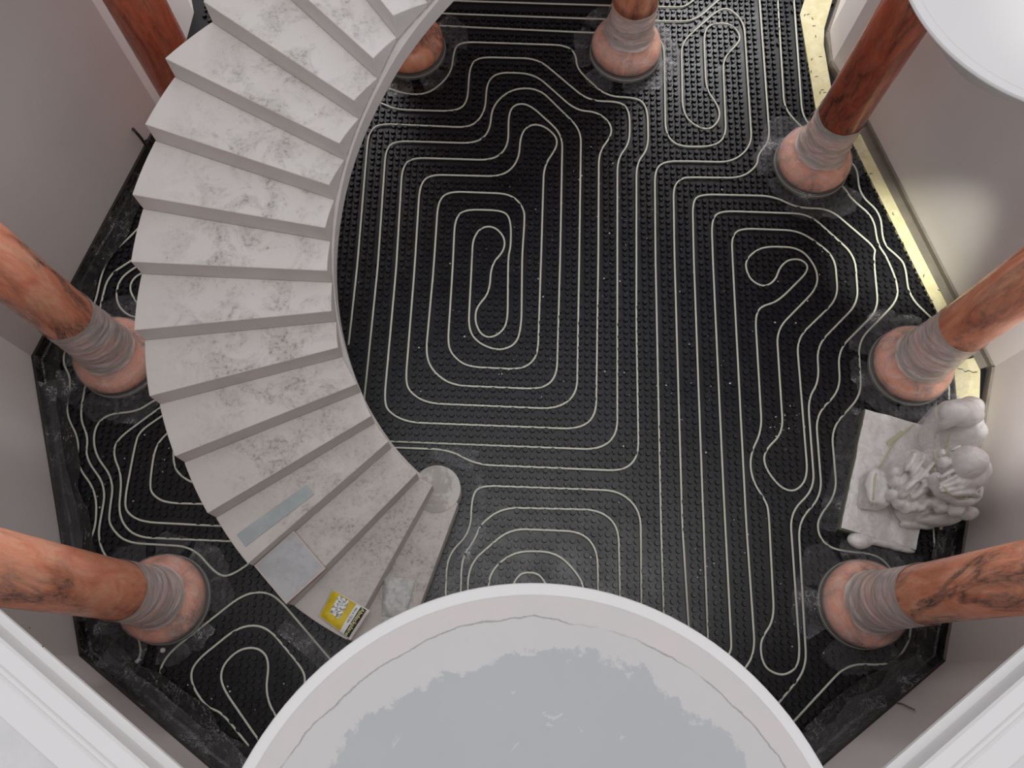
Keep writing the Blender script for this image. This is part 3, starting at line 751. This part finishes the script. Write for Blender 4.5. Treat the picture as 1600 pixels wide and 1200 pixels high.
# diagonal folds of the robe over the lap
for x, y, z, a, L, w in [(690, 520, .60, 62, 90, 30), (745, 540, .62, 58, 110, 26), (640, 560, .52, 66, 70, 26), (790, 590, .62, 48, 110, 28), (720, 640, .58, 50, 120, 30), (820, 650, .62, 44, 90, 26), (670, 700, .52, 55, 90, 32), (770, 710, .56, 40, 100, 30)]:
    ez(x, y, z, L, w, .07, a)
for x, y, z, r, q in [(575, 590, .46, 28, 38), (590, 660, .44, 34, 34), (572, 745, .42, 34, 44), (620, 790, .42, 42, 50), (665, 815, .42, 34, 52), (715, 815, .44, 34, 48), (765, 830, .46, 32, 40), (805, 790, .48, 46, 40), (870, 790, .50, 60, 44), (905, 830, .50, 44, 36), (640, 745, .46, 40, 34), (700, 760, .48, 46, 28)]:
    ez(x, y, z, r, q, .07)
ez(900, 900, .26, 170, 55, .10, 6); ez(740, 940, .16, 120, 40, .06); ez(365, 1045, .06, 95, 60, .06); ez(560, 1075, .07, 180, 26, .04, -14); ez(470, 1055, .06, 120, 34, .05, -14); ez(690, 660, .40, 130, 150, .17, 20)
bm = bmesh.new()
for c, rx, ry, rz, rot, tl in E_:
    M_ = Matrix.Translation(c) @ Matrix.Rotation(rot, 4, 'Z') @ Matrix.Diagonal((rx, ry, rz, 1))
    bmesh.ops.create_icosphere(bm, subdivisions=4, radius=1, matrix=M_)
body = obj('wrapped_figure', bm, m_statue, smooth=True); child_world(body)
md = body.modifiers.new('remesh', 'REMESH'); md.mode = 'VOXEL'; md.voxel_size = .0085; md.use_smooth_shade = True
md = body.modifiers.new('smooth', 'SMOOTH'); md.iterations = 5; md.factor = .5
tx = bpy.data.textures.new('folds', 'CLOUDS'); tx.noise_scale = .15; tx.noise_depth = 1
md = body.modifiers.new('folds', 'DISPLACE'); md.texture = tx; md.strength = .018; md.mid_level = .5
tx2 = bpy.data.textures.new('pleats', 'WOOD'); tx2.wood_type = 'RINGNOISE'; tx2.noise_scale = .22; tx2.turbulence = 6; tx2.noise_basis_2 = 'SIN'
md = body.modifiers.new('pleats', 'DISPLACE'); md.texture = tx2; md.strength = .008; md.mid_level = .5
# taut film spanning from the bundle up to the shoulder
def zu(x, y, z): return un(1260 + x / 4.284, 600 + y / 4.284, z)
A_, B_, C_, D_ = zu(470, 560, .36), zu(870, 118, .90), zu(900, 470, .84), zu(590, 560, .58)
V = []; Fc = []; n_ = 16
for i in range(n_ + 1):
    for j in range(n_ + 1):
        u = i / n_; v_ = j / n_
        p = lerp(lerp(A_, B_, u), lerp(D_, C_, u), v_) - Vector((0, 0, .09 * sin(pi * u) * sin(pi * v_ * .8))) + Vector((0, 0, .012 * vnoise(u * 3 + v_ * 9, v_ * 4, 2)))
        V.append((p.x, p.y, p.z))
for i in range(n_):
    for j in range(n_):
        q = i * (n_ + 1) + j; Fc.append((q, q + n_ + 1, q + n_ + 2, q + 1))
shr = obj('stretched_film', (V, Fc), mat_film('taut_milky_film', .22, .5, (6, 6, 6), (.75, .73, .72), .14, 1.0, bump=.4), smooth=True); child_world(shr)
shr['label'] = 'taut translucent film between bundle and shoulder'
# bundle in front of the knees
bm = bmesh.new()
bmesh.ops.create_cube(bm, size=1, matrix=Matrix.Translation(un(1366, 767, .22)) @ Matrix.Rotation(-.15, 4, 'Z') @ Matrix.Diagonal((.18, .26, .26, 1)))
bun = obj('wrapped_bundle', bm, m_statue); child_world(bun)
md = bun.modifiers.new('bevel', 'BEVEL'); md.width = .05; md.segments = 4
md = bun.modifiers.new('sub', 'SUBSURF'); md.levels = 3; md.render_levels = 3
md = bun.modifiers.new('folds', 'DISPLACE'); md.texture = tx; md.strength = .04
bun['label'] = 'boxy film-wrapped bundle in front of the figure'
# yellowed tapes stretched over the film, laid on the evaluated surface
bpy.context.view_layer.update()
dg = bpy.context.evaluated_depsgraph_get()
trees = []
for o in (body, bun, sheet, cw):
    ev = o.evaluated_get(dg); me = ev.to_mesh(); mw = o.matrix_world
    trees.append(BVHTree.FromPolygons([mw @ v.co for v in me.vertices], [tuple(p.vertices) for p in me.polygons])); ev.to_mesh_clear()
def hit(x, y):
    d = ray(x, y); best = None
    for t in trees:
        h = t.ray_cast(Vector((0, 0, H)), d)
        if h[0] is not None and (best is None or h[3] < best[3]): best = h
    return best[0] if best else None
def tape_on(px, w, label=None):
    P = []
    for (x0, y0), (x1, y1) in zip(px, px[1:]):
        n = max(2, int(math.hypot(x1 - x0, y1 - y0) / 3))
        for i in range(n):
            h = hit(x0 + (x1 - x0) * i / n, y0 + (y1 - y0) * i / n)
            if h: P.append(h)
    if len(P) < 4: return
    for _ in range(4):
        P = [P[0]] + [(P[i - 1] + P[i] * 2 + P[i + 1]) / 4 for i in range(1, len(P) - 1)] + [P[-1]]
    P = [p + Vector((0, 0, .007)) for p in P]
    V = []; Fc = []
    for i, p in enumerate(P):
        t = P[min(i + 1, len(P) - 1)] - P[max(i - 1, 0)]; s = Vector((-t.y, t.x, 0))
        s = s.normalized() * w / 2 if s.length > 1e-6 else Vector((w / 2, 0, 0))
        V += [p - s, p + s, p + s + Vector((0, 0, .003)), p - s + Vector((0, 0, .003))]
    for i in range(len(P) - 1):
        for q in range(4): Fc.append((4 * i + q, 4 * i + (q + 1) % 4, 4 * i + 4 + (q + 1) % 4, 4 * i + 4 + q))
    o = obj('tape', (V, Fc), m_ytape); child_world(o); o['label'] = 'strip of yellowed tape'
m_ytape = plain('yellowed_tape', (.62, .58, .40), .35, .5)
Z = lambda L: [(1260 + x / 4.284, 600 + y / 4.284) for x, y in L]
tape_on(Z([(868, 110), (865, 330), (850, 460), (858, 600), (940, 720), (1020, 775), (1110, 745), (1155, 695)]), .016)
tape_on(Z([(720, 270), (600, 370), (500, 540), (455, 620), (440, 830)]), .014)
tape_on(Z([(640, 320), (580, 370), (525, 410)]), .03)
tape_on(Z([(960, 340), (940, 420), (915, 500)]), .018)

# ------------------------------------------------------------------ things on the stair
def on(px, z): return [un(x, y, z) for x, y in px]
# grey metal strip
q = on([(370, 835), (479, 757), (491, 772), (384, 854)], zk(3) + .006)
o = obj('metal_strip', prism(q, zk(3) + .001, zk(3) + .007), mat_patch('zinc_grey', (.34, .37, .38), (.40, .43, .43), 5, (.4, .6), .5))
tag(o, 'long flat grey strip lying across a stair tread', 'strip')
# square sample tile with a rim
t2 = zk(2)
q = on([(397, 884), (459, 829), (509, 888), (447, 944)], t2 + .05)
cen = sum(q, Vector()) / 4
tl = thing('square_box', 'square grey board with pale rim resting on a lower step', 'board', (cen.x, cen.y, t2))
def rel(o, par):
    o.parent = par; o.matrix_parent_inverse = Matrix.Translation(-Vector(par.location)); return o
m_rim = plain('pale_rim', (.52, .46, .43), .6); m_side = plain('reddish_board', (.42, .26, .20), .7)
rel(obj('board', prism(q, t2 + .002, t2 + .045), m_side), tl)
rel(obj('rim', prism(q, t2 + .045, t2 + .051), m_rim), tl)
q2 = [cen + (p - cen) * .94 for p in q]
rel(obj('panel', prism(q2, t2 + .051, t2 + .0535), mat_patch('stained_grey_panel', (.46, .46, .475), (.40, .40, .41), 9, (.45, .6), .6, c=(.18, .17, .16))), tl)
# yellow packet
t1 = zk(1)
def pillow(quad, nx, ny, z0, h, seed, wr=.006):
    V = []; Fc = []
    for side in (1, 0):
        for i in range(nx + 1):
            for j in range(ny + 1):
                u = i / nx; v_ = j / ny; p = lerp(lerp(quad[0], quad[1], u), lerp(quad[3], quad[2], u), v_)
                e = min(1, 5 * min(u, 1 - u)) * min(1, 5 * min(v_, 1 - v_)); e = e * (2 - e)
                z = z0 + .003 + (h * e + wr * vnoise(u * 9, v_ * 9, seed) if side else 0)
                V.append((p.x, p.y, z))
    m_ = (nx + 1) * (ny + 1)
    for i in range(nx):
        for j in range(ny):
            q = i * (ny + 1) + j
            Fc.append((q, q + ny + 1, q + ny + 2, q + 1)); r = q + m_; Fc.append((r, r + 1, r + ny + 2, r + ny + 1))
    for i in range(nx):
        a = i * (ny + 1); Fc.append((a, a + m_, a + m_ + ny + 1, a + ny + 1)); a += ny; Fc.append((a, a + ny + 1, a + m_ + ny + 1, a + m_))
    for j in range(ny):
        Fc.append((j, j + 1, j + 1 + m_, j + m_)); a = nx * (ny + 1) + j; Fc.append((a, a + m_, a + m_ + 1, a + 1))
    return (V, Fc)
yq = on([(496, 963), (519, 919), (578, 954), (547, 1001)], t1 + .02)
ycen = sum(yq, Vector()) / 4
yb = thing('yellow_packet', 'yellow and black plastic packet at the outer end of a low step', 'packet', (ycen.x, ycen.y, t1))
m_pk = plain('clear_packet_edge', (.62, .60, .57), .3, .5)
rel(obj('pouch', pillow(yq, 28, 24, t1, .022, 3, .004), m_pk, smooth=True), yb)
def pkt(u, v_):
    p = lerp(lerp(yq[0], yq[1], v_), lerp(yq[3], yq[2], v_), u); return p
def prt(name, u0, u1, v0, v1, m, dz, lift=.0):
    nx = ny = 16; V = []; Fc = []
    for i in range(nx + 1):
        for j in range(ny + 1):
            u = u0 + (u1 - u0) * i / nx; v_ = v0 + (v1 - v0) * j / ny; p = pkt(u, v_)
            e = min(1, 5 * min(u, 1 - u)) * min(1, 5 * min(v_, 1 - v_)); e = e * (2 - e)
            V.append((p.x, p.y, t1 + .003 + .022 * e + .004 * vnoise(v_ * 9, u * 9, 3) + .0015 + dz))
    for i in range(nx):
        for j in range(ny):
            q = i * (ny + 1) + j; Fc.append((q, q + ny + 1, q + ny + 2, q + 1))
    return rel(obj(name, (V, Fc), m, smooth=True), yb)
m_py = mat_patch('packet_yellow', (.68, .50, .02), (.56, .40, .02), 14, (.45, .62), .35)
prt('yellow_print', .04, .66, .05, .96, m_py, 0)
prt('black_stripe', .78, .93, .04, .96, plain('packet_black', (.015, .014, .012), .35), 0)
prt('white_stripe', .66, .78, .04, .96, plain('packet_white', (.72, .73, .74), .4), 0)
ph = NT('packet_picture').set(.35, .5); vv = ph.coord(); nn = ph.noise(vv, 60, 3, .7)
ph.base(ph.ramp(nn, [(.38, (.06, .06, .08)), (.46, (.35, .36, .38)), (.55, (.75, .76, .74)), (.7, (.85, .85, .85))]))
prt('picture', .22, .50, .32, .93, ph.m, .001)
def text_on(body_, u, v_, size, m, zz, par, sx=1):
    cu = bpy.data.curves.new('lettering', 'FONT'); cu.body = body_; cu.size = size; cu.extrude = .0006; cu.align_x = 'CENTER'; cu.align_y = 'CENTER'
    o = bpy.data.objects.new('lettering_tmp', cu); COL.objects.link(o)
    bpy.context.view_layer.update()
    me = bpy.data.meshes.new_from_object(o.evaluated_get(bpy.context.evaluated_depsgraph_get()))
    bpy.data.objects.remove(o)
    p = pkt(u, v_); dirv = (pkt(u, .1) - pkt(u, .9)); a = math.atan2(dirv.y, dirv.x)
    me.transform(Matrix.Translation((p.x, p.y, t1 + zz)) @ Matrix.Rotation(a, 4, 'Z') @ Matrix.Diagonal((sx, 1, 1, 1)))
    me.materials.clear(); me.materials.append(m)
    n = bpy.data.objects.new('lettering', me); COL.objects.link(n); rel(n, par)
    return n
text_on('Abdeckplane', .855, .5, .040, plain('packet_lettering', (.75, .68, .25), .4), .0325, yb, 1.0)
text_on('4m x 12.5m', .72, .62, .024, m_ink, .0325, yb, 1.0)
# clear bag
t0 = zk(0)
cq = on([(596, 962), (599, 897), (649, 906), (634, 966)], t0 + .02)
m_bag = mat_film('folded_clear_sheet', .62, .88, (10, 10, 10), (.66, .655, .64), .18, 1.0, bump=.8)
o = obj('folded_film_pack', pillow(cq, 26, 26, t0, .03, 9, .016), m_bag, smooth=True)
tag(o, 'folded pack of clear plastic film on the lowest step', 'film pack')

# ------------------------------------------------------------------ cables, cap, clips, crumbs
def wire(pts, r, label, m, cat='cable', g=None):
    P = pts
    Q = []
    for i in range(len(P) - 1):
        for k in range(6):
            t = k / 6; a = P[max(i - 1, 0)]; b = P[i]; c = P[i + 1]; d = P[min(i + 2, len(P) - 1)]
            Q.append(.5 * ((2 * b) + (c - a) * t + (2 * a - 5 * b + 4 * c - d) * t * t + (3 * b - a - 3 * c + d) * t ** 3))
    Q.append(P[-1])
    o = obj('cable', tube(Q, r, 8), m, smooth=True); return tag(o, label, cat, g)
m_cab = plain('dark_cable', (.03, .028, .027), .5); m_gc = plain('grey_green_cable', (.16, .17, .15), .5)
def wallpt(i, j, t, z, off=.0):
    p = lerp(RC[i], RC[j], t); d = (C0.to_3d() - p); d.z = 0; p = p + d.normalized() * off; p.z = z; return p
def wall_hit(x, y, i, j, off=0):
    d = ray(x, y); a = RC[i]; b = RC[j]; n = Vector((-(b - a).y, (b - a).x, 0)).normalized()
    if n.dot(C0.to_3d() - a) < 0: n = -n
    t = (a + n * off - Vector((0, 0, H))).dot(n) / d.dot(n); return Vector((0, 0, H)) + d * t
w = [wall_hit(207, 200, 8, 9, .0), wall_hit(213, 207, 8, 9, .03), wall_hit(222, 218, 8, 9, .04), wall_hit(236, 240, 8, 9, .06)]
wire(w, .012, 'dark cable poking out of the upper left wall beside the stair', m_cab)
w = [wall_hit(226, 222, 8, 9, .03), wall_hit(230, 218, 8, 9, .05), wall_hit(236, 221, 8, 9, .05), wall_hit(238, 228, 8, 9, .04)]
wire(w, .007, 'thin loop of wire beside the cable at the upper left wall', m_cab)
w = [wall_hit(1400, 1098, 4, 5, .0), wall_hit(1410, 1100, 4, 5, .02), wall_hit(1420, 1105, 4, 5, .03), wall_hit(1429, 1109, 4, 5, .03)]
wire(w, .005, 'short grey-green cable end at the lower right wall', m_gc)
p = un(255, 1016, .03)
bm = lathe([(.0, .0), (.018, 0), (.018, .012), (.012, .018), (.006, .015), (.0, .015)], 20, False); bmesh.ops.transform(bm, matrix=Matrix.Translation((p.x, p.y, .03)), verts=bm.verts)
tag(obj('plastic_plug', bm, m_white, smooth=True), 'small round white plug lying on the floor below the lower left column', 'plug')
p = un(215, 1033, PZ)
bm = lathe([(.011, -.025), (.014, -.02), (.014, .02), (.011, .025)], 16); bmesh.ops.transform(bm, matrix=Matrix.Translation((p.x, p.y, PZ + .004)) @ Matrix.Rotation(.9, 4, 'Z') @ Matrix.Rotation(pi / 2, 4, 'Y'), verts=bm.verts)
tag(obj('pipe_joint', bm, m_pipe, smooth=True), 'pale joint on the pipe loop by the lower left column', 'pipe joint')
CLIPS = [((713, 712), .9, 'black clip on the pipe just behind the stair drum'), ((729, 721), .9, 'second black clip on the pipe behind the stair drum'), ((752, 822), -.9, 'black clip on the second arch, upper one'), ((727, 866), -.9, 'black clip on the second arch, lower one'), ((781, 881), -.75, 'black clip on the fourth arch before the landing')]
for (x, y), a, lab in CLIPS:
    p = un(x, y, PZ)
    bm = lathe([(.0092, -.009), (.0105, -.009), (.0105, .009), (.0092, .009)], 12, False)
    bmesh.ops.transform(bm, matrix=Matrix.Translation(p) @ Matrix.Rotation(-a if a > 0 else -a, 4, 'Z') @ Matrix.Rotation(pi / 2, 4, 'Y'), verts=bm.verts)
    tag(obj('pipe_clip', bm, m_cab), lab, 'clip', 'black pipe clips')
# plaster crumbs strewn over the floor
V = []; Fc = []
def crumb(x, y, z, s):
    b = len(V); a = random.uniform(0, 6)
    for k in range(5):
        r = s * random.uniform(.5, 1.2); V.append((x + r * cos(a + k * 1.257), y + r * sin(a + k * 1.257), z))
    for k in range(5):
        r = s * random.uniform(.2, .7); V.append((x + r * cos(a + k * 1.257), y + r * sin(a + k * 1.257), z + s * random.uniform(.4, .9)))
    for k in range(5):
        l = (k + 1) % 5; Fc.append((b + k, b + l, b + 5 + l, b + 5 + k))
    Fc.append(tuple(b + 5 + k for k in range(5)))
spots = [(1221, 668, 14, 22), (1232, 655, 12, 14), (1160, 808, 16, 8), (1100, 900, 18, 7), (840, 400, 40, 20), (985, 380, 45, 26), (870, 300, 45, 16), (1245, 450, 40, 16), (1190, 500, 30, 10), (1060, 600, 60, 10), (830, 570, 40, 14), (1010, 650, 60, 12), (1140, 610, 60, 8),
         (700, 400, 80, 18), (230, 700, 30, 18), (170, 780, 25, 8), (430, 1060, 50, 8), (1260, 960, 30, 14), (1380, 300, 40, 10), (900, 200, 60, 12), (1100, 720, 120, 24), (900, 480, 200, 34), (1090, 850, 60, 14), (120, 900, 12, 8), (300, 1090, 30, 12)]
for x, y, s, n in spots:
    for _ in range(n):
        p = un(random.gauss(x, s), random.gauss(y, s), .022)
        if (p - C0.to_3d()).length < 3.7: crumb(p.x, p.y, .0205, random.choice((.003, .004, .004, .006, .009)))
for x, y, s in ((1141, 599, .011), (703, 412, .010), (1262, 470, .008), (1077, 538, .010), (944, 435, .009), (1128, 296, .009), (1103, 707, .012), (1243, 505, .012), (1211, 504, .01), (1131, 455, .01), (195, 716, .009), (226, 679, .008), (208, 783, .008), (171, 1001, .01), (193, 982, .008)):
    p = un(x, y, .022); crumb(p.x, p.y, .0205, s)
tag(obj('plaster_crumbs', (V, Fc), m_white), 'white plaster crumbs strewn over the black floor panels', 'debris', kind='stuff')
